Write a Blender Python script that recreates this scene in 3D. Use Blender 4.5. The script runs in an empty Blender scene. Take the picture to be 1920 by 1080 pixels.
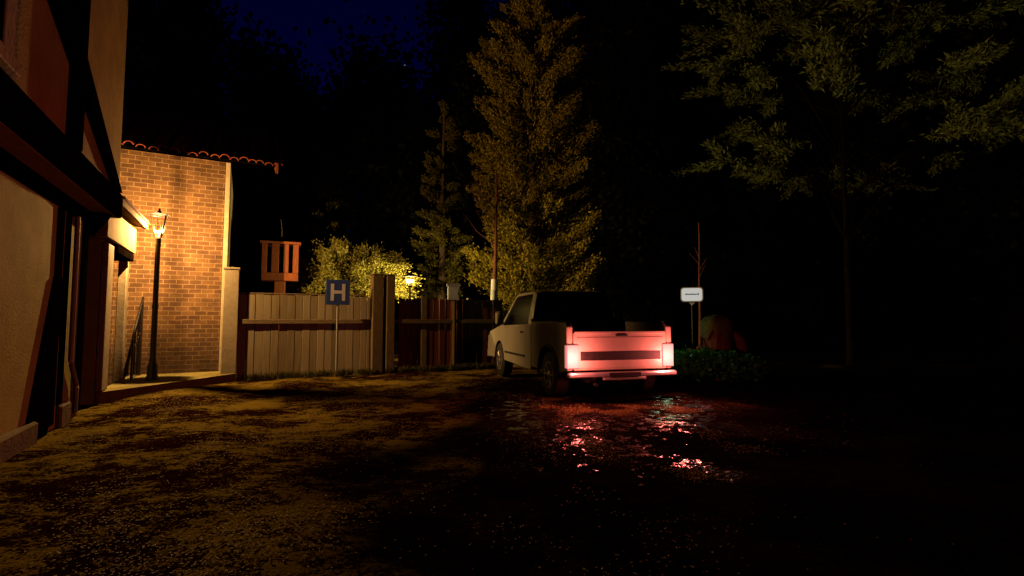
import bpy, math, random
import numpy as np
from mathutils import Vector, Matrix

S = bpy.context.scene
C = S.collection
PI = math.pi
R = math.radians
A = R(28.5)                       # the house, wall and fence stand on a grid turned by this angle
CA, SA = math.cos(A), math.sin(A)
EYE = 1.22
rng = random.Random(7)


def uv(u, v):
    """grid of the house (u across, v along) -> world x, y"""
    return u * CA - v * SA, u * SA + v * CA


# ------------------------------------------------------------------ materials
def new_mat(name):
    m = bpy.data.materials.new(name)
    m.use_nodes = True
    nt = m.node_tree
    return m, nt, nt.nodes['Principled BSDF'], nt.links


def mat(name, a, b=None, scale=6.0, rough=0.75, bump=0.25, detail=6.0, stretch=(1, 1, 1), spec=0.3, metal=0.0, lo=0.35, hi=0.65,
        bscale=None, coord='Object'):
    m, nt, p, L = new_mat(name)
    N = nt.nodes
    tc = N.new('ShaderNodeTexCoord')
    mp = N.new('ShaderNodeMapping')
    mp.inputs['Scale'].default_value = stretch
    L.new(tc.outputs[coord], mp.inputs[0])
    nz = N.new('ShaderNodeTexNoise')
    nz.inputs['Scale'].default_value = scale
    nz.inputs['Detail'].default_value = detail
    nz.inputs['Roughness'].default_value = 0.65
    L.new(mp.outputs[0], nz.inputs['Vector'])
    cr = N.new('ShaderNodeValToRGB')
    cr.color_ramp.elements[0].position = lo
    cr.color_ramp.elements[1].position = hi
    cr.color_ramp.elements[0].color = (*a, 1)
    cr.color_ramp.elements[1].color = (*(b or a), 1)
    L.new(nz.outputs['Fac'], cr.inputs[0])
    L.new(cr.outputs[0], p.inputs['Base Color'])
    p.inputs['Roughness'].default_value = rough
    p.inputs['Specular IOR Level'].default_value = spec
    p.inputs['Metallic'].default_value = metal
    if bump:
        n2 = N.new('ShaderNodeTexNoise')
        n2.inputs['Scale'].default_value = bscale or scale * 5
        n2.inputs['Detail'].default_value = 4
        L.new(mp.outputs[0], n2.inputs['Vector'])
        bp = N.new('ShaderNodeBump')
        bp.inputs['Strength'].default_value = bump
        bp.inputs['Distance'].default_value = 0.02
        L.new(n2.outputs['Fac'], bp.inputs['Height'])
        L.new(bp.outputs[0], p.inputs['Normal'])
    return m


def emit(name, col, strength):
    m, nt, p, L = new_mat(name)
    p.inputs['Base Color'].default_value = (*[min(1, c * .6) for c in col], 1)
    p.inputs['Emission Color'].default_value = (*col, 1)
    p.inputs['Emission Strength'].default_value = strength
    n = nt.nodes.new('ShaderNodeTexNoise')
    n.inputs['Scale'].default_value = 30
    bp = nt.nodes.new('ShaderNodeBump')
    bp.inputs['Strength'].default_value = 0.05
    L.new(n.outputs['Fac'], bp.inputs['Height'])
    L.new(bp.outputs[0], p.inputs['Normal'])
    return m


def glass(name, tint=(1, 1, 1), mix=0.12):
    m, nt, p, L = new_mat(name)
    N = nt.nodes
    t = N.new('ShaderNodeBsdfTransparent')
    t.inputs[0].default_value = (*tint, 1)
    g = N.new('ShaderNodeBsdfGlossy')
    g.inputs['Roughness'].default_value = 0.06
    mx = N.new('ShaderNodeMixShader')
    mx.inputs[0].default_value = mix
    L.new(t.outputs[0], mx.inputs[1])
    L.new(g.outputs[0], mx.inputs[2])
    L.new(mx.outputs[0], N['Material Output'].inputs['Surface'])
    return m


def brick_mat(name):
    m, nt, p, L = new_mat(name)
    N = nt.nodes
    tc = N.new('ShaderNodeTexCoord')
    mp = N.new('ShaderNodeMapping')
    mp.inputs['Rotation'].default_value = (R(90), 0, 0)
    L.new(tc.outputs['Object'], mp.inputs[0])
    # slight waviness so the courses are not ruler-straight
    wn = N.new('ShaderNodeTexNoise')
    wn.inputs['Scale'].default_value = 5.0
    L.new(mp.outputs[0], wn.inputs['Vector'])
    wv = N.new('ShaderNodeVectorMath'); wv.operation = 'MULTIPLY_ADD'
    wv.inputs[1].default_value = (.022, .022, .022)
    L.new(wn.outputs['Color'], wv.inputs[0]); L.new(mp.outputs[0], wv.inputs[2])
    br = N.new('ShaderNodeTexBrick')
    br.inputs['Scale'].default_value = 1.0
    br.inputs['Brick Width'].default_value = 0.225
    br.inputs['Row Height'].default_value = 0.093
    br.inputs['Mortar Size'].default_value = 0.008
    br.inputs['Mortar Smooth'].default_value = 0.35
    br.inputs['Bias'].default_value = -0.1
    br.inputs['Color1'].default_value = (.14, .066, .026, 1)
    br.inputs['Color2'].default_value = (.245, .13, .048, 1)
    br.inputs['Mortar'].default_value = (.40, .28, .15, 1)
    L.new(wv.outputs[0], br.inputs['Vector'])
    nz = N.new('ShaderNodeTexNoise')
    nz.inputs['Scale'].default_value = 3.0
    nz.inputs['Detail'].default_value = 9
    nz.inputs['Roughness'].default_value = .7
    L.new(mp.outputs[0], nz.inputs['Vector'])
    cr = N.new('ShaderNodeValToRGB')
    cr.color_ramp.elements[0].position = .3
    cr.color_ramp.elements[0].color = (.42, .38, .34, 1)
    cr.color_ramp.elements[1].position = .68
    cr.color_ramp.elements[1].color = (1.15, 1.1, 1.0, 1)
    L.new(nz.outputs['Fac'], cr.inputs[0])
    mx = N.new('ShaderNodeMix'); mx.data_type = 'RGBA'; mx.blend_type = 'MULTIPLY'
    mx.inputs['Factor'].default_value = 1
    L.new(br.outputs['Color'], mx.inputs['A'])
    L.new(cr.outputs[0], mx.inputs['B'])
    # stain band at the foot of the wall, deepened to paint in the lamp's fade
    sp = N.new('ShaderNodeSeparateXYZ')
    L.new(tc.outputs['Object'], sp.inputs[0])
    ad = N.new('ShaderNodeMath'); ad.operation = 'MULTIPLY_ADD'
    ad.inputs[1].default_value = .5
    L.new(nz.outputs['Fac'], ad.inputs[0]); L.new(sp.outputs['Z'], ad.inputs[2])
    st = N.new('ShaderNodeMapRange')
    st.inputs['From Min'].default_value = .55
    st.inputs['From Max'].default_value = 1.5
    st.inputs['To Min'].default_value = .5
    st.inputs['To Max'].default_value = 1
    L.new(ad.outputs[0], st.inputs['Value'])
    mz = N.new('ShaderNodeMix'); mz.data_type = 'RGBA'; mz.blend_type = 'MULTIPLY'
    mz.inputs['Factor'].default_value = 1
    L.new(mx.outputs['Result'], mz.inputs['A']); L.new(st.outputs[0], mz.inputs['B'])
    L.new(mz.outputs['Result'], p.inputs['Base Color'])
    p.inputs['Roughness'].default_value = .8
    bp = N.new('ShaderNodeBump')
    bp.inputs['Strength'].default_value = .5
    bp.inputs['Distance'].default_value = .012
    iv = N.new('ShaderNodeMath'); iv.operation = 'MULTIPLY_ADD'
    iv.inputs[1].default_value = .55
    L.new(nz.outputs['Fac'], iv.inputs[0]); L.new(br.outputs['Fac'], iv.inputs[2])
    L.new(iv.outputs[0], bp.inputs['Height'])
    L.new(bp.outputs[0], p.inputs['Normal'])
    return m


def boards_mat(name, a, b, width=0.155):
    """vertical boards: dark seams, a tone of its own for every board, grain and weathering"""
    m, nt, p, L = new_mat(name)
    N = nt.nodes
    tc = N.new('ShaderNodeTexCoord')
    sp = N.new('ShaderNodeSeparateXYZ')
    L.new(tc.outputs['Object'], sp.inputs[0])
    dv = N.new('ShaderNodeMath'); dv.operation = 'DIVIDE'; dv.inputs[1].default_value = width
    L.new(sp.outputs['X'], dv.inputs[0])
    fl = N.new('ShaderNodeMath'); fl.operation = 'FLOOR'
    L.new(dv.outputs[0], fl.inputs[0])
    wn = N.new('ShaderNodeTexWhiteNoise'); wn.noise_dimensions = '1D'
    L.new(fl.outputs[0], wn.inputs['W'])
    mp = N.new('ShaderNodeMapping'); mp.inputs['Scale'].default_value = (14, 14, 1.1)
    L.new(tc.outputs['Object'], mp.inputs[0])
    gr = N.new('ShaderNodeTexNoise'); gr.inputs['Scale'].default_value = 2.2; gr.inputs['Detail'].default_value = 8
    L.new(mp.outputs[0], gr.inputs['Vector'])
    md = N.new('ShaderNodeMath'); md.operation = 'MULTIPLY_ADD'; md.inputs[1].default_value = .55
    L.new(wn.outputs['Value'], md.inputs[0])
    ms = N.new('ShaderNodeMath'); ms.operation = 'MULTIPLY'; ms.inputs[1].default_value = .62
    L.new(gr.outputs['Fac'], ms.inputs[0]); L.new(ms.outputs[0], md.inputs[2])
    cr = N.new('ShaderNodeValToRGB')
    cr.color_ramp.elements[0].position = .22; cr.color_ramp.elements[0].color = (*a, 1)
    cr.color_ramp.elements[1].position = .8; cr.color_ramp.elements[1].color = (*b, 1)
    L.new(md.outputs[0], cr.inputs[0])
    L.new(cr.outputs[0], p.inputs['Base Color'])
    p.inputs['Roughness'].default_value = .85
    p.inputs['Specular IOR Level'].default_value = .2
    bp = N.new('ShaderNodeBump'); bp.inputs['Strength'].default_value = .35; bp.inputs['Distance'].default_value = .006
    L.new(gr.outputs['Fac'], bp.inputs['Height']); L.new(bp.outputs[0], p.inputs['Normal'])
    return m


def leaf_mat(name, a, b, trans=0.25, rough=.6):
    m, nt, p, L = new_mat(name)
    N = nt.nodes
    g = N.new('ShaderNodeNewGeometry')
    cr = N.new('ShaderNodeValToRGB')
    cr.color_ramp.elements[0].color = (*a, 1)
    cr.color_ramp.elements[1].color = (*b, 1)
    L.new(g.outputs['Random Per Island'], cr.inputs[0])
    L.new(cr.outputs[0], p.inputs['Base Color'])
    p.inputs['Roughness'].default_value = rough
    p.inputs['Specular IOR Level'].default_value = .15
    t = N.new('ShaderNodeBsdfTranslucent')
    L.new(cr.outputs[0], t.inputs[0])
    mx = N.new('ShaderNodeMixShader')
    mx.inputs[0].default_value = trans
    L.new(p.outputs[0], mx.inputs[1]); L.new(t.outputs[0], mx.inputs[2])
    L.new(mx.outputs[0], N['Material Output'].inputs['Surface'])
    return m


def ground_mat():
    m, nt, p, L = new_mat('muddy_ground')
    N = nt.nodes
    tc = N.new('ShaderNodeTexCoord')

    def noise(scale, detail=6, rough=.6, stretch=None):
        n = N.new('ShaderNodeTexNoise')
        n.inputs['Scale'].default_value = scale
        n.inputs['Detail'].default_value = detail
        n.inputs['Roughness'].default_value = rough
        src = tc.outputs['Object']
        if stretch:
            mp = N.new('ShaderNodeMapping'); mp.inputs['Scale'].default_value = stretch
            L.new(src, mp.inputs[0]); src = mp.outputs[0]
        L.new(src, n.inputs['Vector'])
        return n

    def ramp(src, lo, hi, ca=(0, 0, 0), cb=(1, 1, 1)):
        c = N.new('ShaderNodeValToRGB')
        c.color_ramp.elements[0].position = lo; c.color_ramp.elements[0].color = (*ca, 1)
        c.color_ramp.elements[1].position = hi; c.color_ramp.elements[1].color = (*cb, 1)
        L.new(src, c.inputs[0]); return c

    def mixc(f, a, b, mode='MIX'):
        x = N.new('ShaderNodeMix'); x.data_type = 'RGBA'; x.blend_type = mode
        if isinstance(f, float): x.inputs['Factor'].default_value = f
        else: L.new(f, x.inputs['Factor'])
        for s, k in ((a, 'A'), (b, 'B')):
            if isinstance(s, tuple): x.inputs[k].default_value = (*s, 1)
            else: L.new(s, x.inputs[k])
        return x.outputs['Result']
    patch = noise(1.1, 5, .6, (1, 1, 1))
    mid = noise(7.5, 8, .75, (.75, 1.3, 1))
    fine = noise(42, 3, .7)
    # dry tan earth against dark mud, in patches that are broken up finely
    sm = N.new('ShaderNodeMath'); sm.operation = 'MULTIPLY_ADD'; sm.inputs[1].default_value = .45
    L.new(mid.outputs['Fac'], sm.inputs[0])
    s2 = N.new('ShaderNodeMath'); s2.operation = 'MULTIPLY'; s2.inputs[1].default_value = .54
    L.new(patch.outputs['Fac'], s2.inputs[0]); L.new(s2.outputs[0], sm.inputs[2])
    s3 = N.new('ShaderNodeMath'); s3.operation = 'MULTIPLY_ADD'; s3.inputs[1].default_value = .36
    L.new(fine.outputs['Fac'], s3.inputs[0]); L.new(sm.outputs[0], s3.inputs[2])
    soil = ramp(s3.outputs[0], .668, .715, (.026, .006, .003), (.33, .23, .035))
    # darkness painted into the soil where the yard lies out of the lamp light
    at = N.new('ShaderNodeAttribute'); at.attribute_name = 'painted_shade'; at.attribute_type = 'GEOMETRY'
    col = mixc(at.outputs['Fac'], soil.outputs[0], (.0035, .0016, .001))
    # track: wet mud behind the truck
    wt = N.new('ShaderNodeAttribute'); wt.attribute_name = 'wet'; wt.attribute_type = 'GEOMETRY'
    wn = noise(6.5, 6, .66)
    ws = N.new('ShaderNodeMath'); ws.operation = 'MULTIPLY_ADD'; ws.inputs[1].default_value = .52
    wm = N.new('ShaderNodeMapRange'); wm.inputs['From Min'].default_value = .33; wm.inputs['From Max'].default_value = .67; wm.inputs['To Max'].default_value = .94
    L.new(wn.outputs['Fac'], wm.inputs['Value'])
    L.new(wt.outputs['Fac'], ws.inputs[0]); L.new(wm.outputs[0], ws.inputs[2])
    pud = ramp(ws.outputs[0], .98, 1.06)
    col = mixc(wt.outputs['Fac'], col, mixc(mid.outputs['Fac'], (.005, .003, .002), (.03, .018, .014)))
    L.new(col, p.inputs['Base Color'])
    ro = N.new('ShaderNodeMapRange')
    ro.inputs['To Min'].default_value = .82; ro.inputs['To Max'].default_value = .15
    L.new(pud.outputs[0], ro.inputs['Value'])
    L.new(ro.outputs[0], p.inputs['Roughness'])
    sp = N.new('ShaderNodeMapRange')
    sp.inputs['To Min'].default_value = .0; sp.inputs['To Max'].default_value = .8
    L.new(pud.outputs[0], sp.inputs['Value'])
    L.new(sp.outputs[0], p.inputs['Specular IOR Level'])
    wb = noise(10, 2, .5)
    hs = N.new('ShaderNodeMath'); hs.operation = 'MULTIPLY_ADD'; hs.inputs[1].default_value = .35
    L.new(fine.outputs['Fac'], hs.inputs[0]); L.new(mid.outputs['Fac'], hs.inputs[2])
    bs = N.new('ShaderNodeMapRange')
    bs.inputs['To Min'].default_value = 1.0; bs.inputs['To Max'].default_value = .5
    L.new(pud.outputs[0], bs.inputs['Value'])
    bp = N.new('ShaderNodeBump'); bp.inputs['Distance'].default_value = .06
    L.new(bs.outputs[0], bp.inputs['Strength'])
    hm = N.new('ShaderNodeMix'); L.new(pud.outputs[0], hm.inputs['Factor'])
    L.new(hs.outputs[0], hm.inputs['A']); L.new(wb.outputs['Fac'], hm.inputs['B'])
    L.new(hm.outputs['Result'], bp.inputs['Height']); L.new(bp.outputs[0], p.inputs['Normal'])
    return m


M = dict(
    plaster=mat('cream_plaster', (.52, .45, .095), (.70, .62, .17), 2.2, .9, .35, bscale=40),
    orange=mat('warm_plaster', (.44, .26, .075), (.60, .38, .13), 2.2, .9, .35, bscale=40),
    cream=mat('cream_paint', (.50, .40, .25), (.66, .55, .36), 5, .7, .2),
    timber=mat('dark_timber', (.003, .002, .0015), (.007, .0045, .003), 4, .95, .4, stretch=(8, 1, 1), spec=.0),
    dark=mat('black_joinery', (.004, .003, .003), (.009, .007, .006), 5, .9, .2, spec=.0),
    stone=mat('plinth_stone', (.17, .12, .07), (.30, .22, .12), 7, .9, .5),
    brick=brick_mat('brick_wall'),
    tile=mat('red_roof_tile', (.34, .07, .03), (.52, .13, .06), 9, .8, .3),
    concrete=mat('apron_concrete', (.32, .26, .07), (.48, .40, .13), 3.5, .9, .3, bscale=60),
    fence=boards_mat('weathered_fence_boards', (.29, .225, .12), (.55, .45, .28)),
    fence2=boards_mat('red_brown_fence_boards', (.14, .04, .025), (.30, .09, .055)),
    rail=mat('fence_rail_wood', (.22, .15, .075), (.40, .29, .16), 6, .85, .3, stretch=(1, 8, 8)),
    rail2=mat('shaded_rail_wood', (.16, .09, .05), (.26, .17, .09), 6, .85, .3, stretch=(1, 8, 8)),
    post=mat('post_wood', (.15, .10, .045), (.27, .19, .09), 5, .85, .3, stretch=(8, 8, 1)),
    redwood=mat('red_stained_wood', (.26, .065, .022), (.42, .13, .045), 5, .75, .3, stretch=(8, 8, 1)),
    iron=mat('black_iron', (.008, .006, .006), (.02, .014, .012), 15, .45, .15, spec=.5),
    steel=mat('galvanised_pole', (.28, .28, .30), (.42, .42, .44), 12, .45, .1, spec=.5),
    blue=mat('blue_sign_face', (.035, .07, .30), (.05, .095, .38), 6, .5, .05),
    white=mat('white_sign_paint', (.72, .72, .74), (.82, .82, .84), 8, .5, .05),
    paint=mat('white_truck_paint', (.39, .35, .28), (.47, .42, .34), 3, .32, .03, spec=.5),
    rubber=mat('tyre_rubber', (.012, .011, .011), (.025, .022, .02), 20, .8, .3),
    rim=mat('steel_rim', (.30, .27, .26), (.45, .42, .40), 10, .4, .1, metal=.6),
    plastic=mat('black_trim_plastic', (.010, .008, .008), (.02, .015, .015), 20, .6, .15),
    chrome=mat('bumper_metal', (.40, .38, .38), (.55, .52, .52), 8, .35, .05, metal=.7),
    window=mat('dark_window_glass', (.003, .003, .003), (.006, .005, .005), 2, .2, 0, spec=.12),
    bark=mat('rough_bark', (.045, .028, .018), (.12, .075, .05), 9, .9, .8, stretch=(2, 2, .5)),
    darkbark=mat('dark_bark', (.004, .003, .002), (.011, .007, .005), 9, .95, .5, stretch=(2, 2, .5), spec=0),
    moss=mat('stump_moss', (.06, .06, .012), (.13, .115, .03), 14, .95, .8),
    stump=mat('stump_bark', (.09, .03, .02), (.20, .07, .045), 9, .9, .8, stretch=(2, 2, .6)),
    greybox=mat('grey_metal_box', (.22, .25, .30), (.32, .35, .40), 8, .5, .1),
    band=mat('whitewash', (.45, .47, .45), (.62, .62, .58), 10, .9, .3),
    ink=mat('sign_ink', (.02, .02, .025), (.03, .03, .035), 10, .6, 0),
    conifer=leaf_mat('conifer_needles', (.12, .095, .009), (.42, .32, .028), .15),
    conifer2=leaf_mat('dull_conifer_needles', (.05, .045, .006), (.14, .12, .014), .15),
    oak=leaf_mat('olive_leaves', (.08, .11, .026), (.20, .25, .065), .25),
    bush=leaf_mat('pale_shrub_leaves', (.26, .25, .04), (.52, .48, .10), .35),
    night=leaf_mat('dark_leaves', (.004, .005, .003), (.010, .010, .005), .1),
    ivy=leaf_mat('ivy_leaves', (.02, .13, .025), (.06, .34, .07), .35, .4),
    litter=leaf_mat('fallen_leaves', (.08, .030, .008), (.38, .25, .055), .1, .75),
    ground=ground_mat(),
)
M['glass'] = glass('clear_lantern_glass', (1, .95, .85), .08)
M['bulb'] = emit('warm_bulb', (1.0, .72, .30), 6)
M['bulb2'] = emit('garden_bulb', (1.0, .80, .45), 4)
M['shade2'] = emit('opal_shade', (1.0, .55, .20), .16)
M['tail'] = emit('lit_tail_lens', (1.0, .36, .34), .55)
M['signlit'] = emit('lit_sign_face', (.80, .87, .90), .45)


# ------------------------------------------------------------------ mesh helpers
class MB:
    """collects shapes and links them as ONE mesh object"""
    def __init__(s):
        s.v, s.f, s.sm = [], [], []

    def add(s, vs, fs, smooth=False):
        o = len(s.v)
        s.v += [tuple(p) for p in vs]
        s.f += [tuple(i + o for i in f) for f in fs]
        s.sm += [smooth] * len(fs)
        return s

    def box(s, x0, x1, y0, y1, z0, z1, c=0.0):
        """box with chamfered edges (c)"""
        if c <= 0:
            vs = [(x, y, z) for z in (z0, z1) for y in (y0, y1) for x in (x0, x1)]
            fs = [(0, 2, 3, 1), (4, 5, 7, 6), (0, 1, 5, 4), (2, 6, 7, 3), (0, 4, 6, 2), (1, 3, 7, 5)]
            return s.add(vs, fs)
        c = min(c, abs(x1 - x0) * .45, abs(y1 - y0) * .45, abs(z1 - z0) * .45)
        def ring(d, z):
            a, b, e, g = x0 + d, x1 - d, y0 + d, y1 - d
            k = c
            return [(a + k, e, z), (b - k, e, z), (b, e + k, z), (b, g - k, z), (b - k, g, z), (a + k, g, z), (a, g - k, z), (a, e + k, z)]
        rings = [ring(c * .8, z0), ring(0, z0 + c), ring(0, z1 - c), ring(c * .8, z1)]
        vs = [p for r in rings for p in r]
        fs = [tuple(range(7, -1, -1)), tuple(range(24, 32))]
        for k in range(3):
            for i in range(8):
                j = (i + 1) % 8
                fs.append((k * 8 + i, k * 8 + j, k * 8 + 8 + j, k * 8 + 8 + i))
        return s.add(vs, fs)

    def prism(s, poly, axis, a, b):
        """poly of 2-D points swept along axis 'x' (points y,z), 'y' (points x,z) or 'z' (points x,y)"""
        def pt(p, t):
            return (t, p[0], p[1]) if axis == 'x' else (p[0], t, p[1]) if axis == 'y' else (p[0], p[1], t)
        n = len(poly)
        vs = [pt(p, a) for p in poly] + [pt(p, b) for p in poly]
        fs = [tuple(range(n)), tuple(range(2 * n - 1, n - 1, -1))] + [(i, i + n, (i + 1) % n + n, (i + 1) % n) for i in range(n)]
        return s.add(vs, fs)

    def tube(s, pts, rad, n=8, cap=True):
        pts = [Vector(p) for p in pts]
        if not isinstance(rad, (list, tuple)):
            rad = [rad] * len(pts)
        vs, fs = [], []
        up = Vector((0, 0, 1))
        for i, p in enumerate(pts):
            d = (pts[min(i + 1, len(pts) - 1)] - pts[max(i - 1, 0)])
            if d.length < 1e-9: d = Vector((0, 0, 1))
            d.normalize()
            ref = up if abs(d.dot(up)) < .95 else Vector((1, 0, 0))
            a = d.cross(ref).normalized(); b = d.cross(a)
            for k in range(n):
                t = 2 * PI * k / n
                vs.append(p + (a * math.cos(t) + b * math.sin(t)) * rad[i])
        for i in range(len(pts) - 1):
            for k in range(n):
                j = (k + 1) % n
                fs.append((i * n + k, i * n + j, (i + 1) * n + j, (i + 1) * n + k))
        if cap:
            fs.append(tuple(range(n - 1, -1, -1)))
            fs.append(tuple((len(pts) - 1) * n + k for k in range(n)))
        return s.add(vs, fs, True)

    def lathe(s, prof, x=0, y=0, n=24, axis='z', sm=True):
        vs, fs = [], []
        for r, z in prof:
            for k in range(n):
                t = 2 * PI * k / n
                c, d = r * math.cos(t), r * math.sin(t)
                vs.append((x + c, y + d, z) if axis == 'z' else (x + z, y + c, d))
        for i in range(len(prof) - 1):
            for k in range(n):
                j = (k + 1) % n
                fs.append((i * n + k, i * n + j, (i + 1) * n + j, (i + 1) * n + k))
        fs.append(tuple(range(n - 1, -1, -1)))
        fs.append(tuple((len(prof) - 1) * n + k for k in range(n)))
        return s.add(vs, fs, sm)

    def move(s, dx=0, dy=0, dz=0):
        s.v = [(a + dx, b + dy, c + dz) for a, b, c in s.v]
        return s

    def build(s, name, m, parent=None):
        me = bpy.data.meshes.new(name)
        me.from_pydata(s.v, [], s.f)
        me.polygons.foreach_set('use_smooth', s.sm)
        me.materials.append(m)
        me.validate(); me.update()
        import bmesh
        b = bmesh.new(); b.from_mesh(me)
        bmesh.ops.recalc_face_normals(b, faces=b.faces)
        b.to_mesh(me); b.free()
        if any(s.sm):
            try: me.set_sharp_from_angle(angle=R(40))
            except Exception: pass
        o = bpy.data.objects.new(name, me)
        C.objects.link(o)
        if parent is not None: o.parent = parent
        return o


def fast_mesh(name, verts, quads, m, parent=None):
    """verts (n,3), quads (m,4) numpy -> one object"""
    me = bpy.data.meshes.new(name)
    nq = len(quads)
    me.vertices.add(len(verts)); me.loops.add(nq * 4); me.polygons.add(nq)
    me.vertices.foreach_set('co', np.asarray(verts, np.float32).ravel())
    me.loops.foreach_set('vertex_index', np.asarray(quads, np.int32).ravel())
    me.polygons.foreach_set('loop_start', np.arange(0, nq * 4, 4, dtype=np.int32))
    me.polygons.foreach_set('loop_total', np.full(nq, 4, np.int32))
    me.materials.append(m)
    me.update(calc_edges=True)
    o = bpy.data.objects.new(name, me)
    C.objects.link(o)
    if parent is not None: o.parent = parent
    return o


def leaves(name, P, D, ln, wd, m, parent=None, seed=0, flat=0.0, bend=.25):
    """one pointed leaf of two bent halves at every point P along direction D (numpy n,3)"""
    g = np.random.default_rng(seed)
    n = len(P)
    D = D / (np.linalg.norm(D, axis=1, keepdims=True) + 1e-9)
    r = g.normal(size=(n, 3)); r[:, 2] += flat * 3
    Sd = np.cross(D, r); Sd /= (np.linalg.norm(Sd, axis=1, keepdims=True) + 1e-9)
    Nn = np.cross(Sd, D)
    k = g.uniform(.6, 1.4, size=(n, 1))
    ln = ln * k; wd = wd * g.uniform(.7, 1.3, size=(n, 1))
    base = P; tip = P + D * ln
    mid = P + D * ln * .45 + Nn * ln * bend * g.uniform(-.5, 1, size=(n, 1))
    a = mid + Sd * wd; b = mid - Sd * wd
    V = np.stack([base, a, tip, b], 1).reshape(-1, 3)
    Q = np.arange(n * 4).reshape(n, 4)
    return fast_mesh(name, V, Q, m, parent)


def tag(o, label=None, cat=None, group=None, kind=None):
    if label: o['label'] = label
    if cat: o['category'] = cat
    if group: o['group'] = group
    if kind: o['kind'] = kind
    return o


def thing(name, label, cat, loc=(0, 0, 0), rz=0.0, group=None):
    o = bpy.data.objects.new(name, None)
    o.empty_display_size = .2
    C.objects.link(o)
    o.location = loc; o.rotation_euler = (0, 0, rz)
    return tag(o, label, cat, group)


def uvthing(name, label, cat, u, v, z=0.0, group=None):
    x, y = uv(u, v)
    o = thing(name, label, cat, (x, y, z), A, group)
    return o


def gpart(mb, name, m, parent, u, v, z=0.0):
    """build a part whose shape was written in grid coordinates under a parent based at (u, v, z)"""
    return mb.move(-u, -v, -z).build(name, m, parent)


# ------------------------------------------------------------------ camera
cam = bpy.data.cameras.new('camera')
cam.sensor_width = 36
cam.lens = 36 * 935 / 1920
cam.clip_start = .05; cam.clip_end = 1000
co = bpy.data.objects.new('camera', cam)
C.objects.link(co)
co.location = (0, 0, EYE)
co.rotation_euler = (R(90) + math.atan(60 / 935), 0, 0)
S.camera = co

# ------------------------------------------------------------------ sky: a clear night, a few stars
W = bpy.data.worlds.new('World'); S.world = W
W.use_nodes = True
wn, wl = W.node_tree.nodes, W.node_tree.links
bg = wn['Background']
sky = wn.new('ShaderNodeTexSky'); sky.sky_type = 'NISHITA'; sky.sun_disc = False
sky.sun_elevation = R(-2); sky.sun_rotation = R(-22)
tint = wn.new('ShaderNodeMix'); tint.data_type = 'RGBA'; tint.blend_type = 'MULTIPLY'
tint.inputs['Factor'].default_value = 1
tint.inputs['B'].default_value = (.02, .03, 1, 1)
wl.new(sky.outputs[0], tint.inputs['A'])
wtc = wn.new('ShaderNodeTexCoord')
vo = wn.new('ShaderNodeTexVoronoi'); vo.inputs['Scale'].default_value = 30
wl.new(wtc.outputs['Generated'], vo.inputs['Vector'])
lt = wn.new('ShaderNodeMath'); lt.operation = 'LESS_THAN'; lt.inputs[1].default_value = .05
wl.new(vo.outputs['Distance'], lt.inputs[0])
st = wn.new('ShaderNodeMix'); st.data_type = 'RGBA'
st.inputs['B'].default_value = (2.0, 2.0, 2.2, 1)
wl.new(lt.outputs[0], st.inputs['Factor'])
# added cloud: darkens all but one gap ahead and left, keeps blue off truck
d0 = Vector((-.44, 1, .66)).normalized()
dt = wn.new('ShaderNodeVectorMath'); dt.operation = 'DOT_PRODUCT'; dt.inputs[1].default_value = d0
wl.new(wtc.outputs['Generated'], dt.inputs[0])
cn = wn.new('ShaderNodeTexNoise'); cn.inputs['Scale'].default_value = 5; cn.inputs['Detail'].default_value = 6
wl.new(wtc.outputs['Generated'], cn.inputs['Vector'])
ca_ = wn.new('ShaderNodeMath'); ca_.operation = 'MULTIPLY_ADD'; ca_.inputs[1].default_value = .12
wl.new(cn.outputs['Fac'], ca_.inputs[0]); wl.new(dt.outputs['Value'], ca_.inputs[2])
gap = wn.new('ShaderNodeMapRange'); gap.interpolation_type = 'SMOOTHSTEP'
gap.inputs['From Min'].default_value = .925; gap.inputs['From Max'].default_value = .985
wl.new(ca_.outputs[0], gap.inputs['Value'])
cl = wn.new('ShaderNodeMix'); cl.data_type = 'RGBA'
cl.inputs['A'].default_value = (.0004, .0004, .0012, 1)
wl.new(gap.outputs[0], cl.inputs['Factor']); wl.new(tint.outputs['Result'], cl.inputs['B'])
wl.new(cl.outputs['Result'], st.inputs['A'])
wl.new(st.outputs['Result'], bg.inputs['Color'])
bg.inputs['Strength'].default_value = .06


# ------------------------------------------------------------------ lamps that the photograph shows lit
def lamp(name, loc, col, watts, radius=.04, fall=None):
    d = bpy.data.lights.new(name, 'POINT')
    d.color = col; d.energy = watts; d.shadow_soft_size = radius
    if fall:
        d.use_nodes = True
        n, l = d.node_tree.nodes, d.node_tree.links
        f = n.new('ShaderNodeLightFalloff'); f.inputs['Strength'].default_value = 1.0
        near = n.new('ShaderNodeMath'); near.operation = 'MULTIPLY'; near.inputs[1].default_value = 1 - fall
        far = n.new('ShaderNodeMath'); far.operation = 'MULTIPLY_ADD'; far.inputs[1].default_value = fall
        l.new(f.outputs['Quadratic'], near.inputs[0])
        l.new(f.outputs['Linear'], far.inputs[0]); l.new(near.outputs[0], far.inputs[2])
        l.new(far.outputs[0], n['Emission'].inputs['Strength'])
    o = bpy.data.objects.new(name, d); C.objects.link(o); o.location = loc
    return o


LU, LV = -1.39, 11.2
lx, ly = uv(LU, LV)
lamp('street_lamp_light', (lx, ly, 2.90), (1.0, .57, .21), 440, .013, .26)
lamp('garden_lamp_light', (-2.61, 12.72, 2.20), (1.0, .70, .24), 240, .03, .42)

# ------------------------------------------------------------------ ground
def gh(x, y):
    return .03 * np.sin(x * .9 + .6) * np.cos(y * .7) + .018 * np.sin(x * 2.3 + y * 1.7) + .008 * np.sin(5.1 * x - 3.7 * y)


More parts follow.
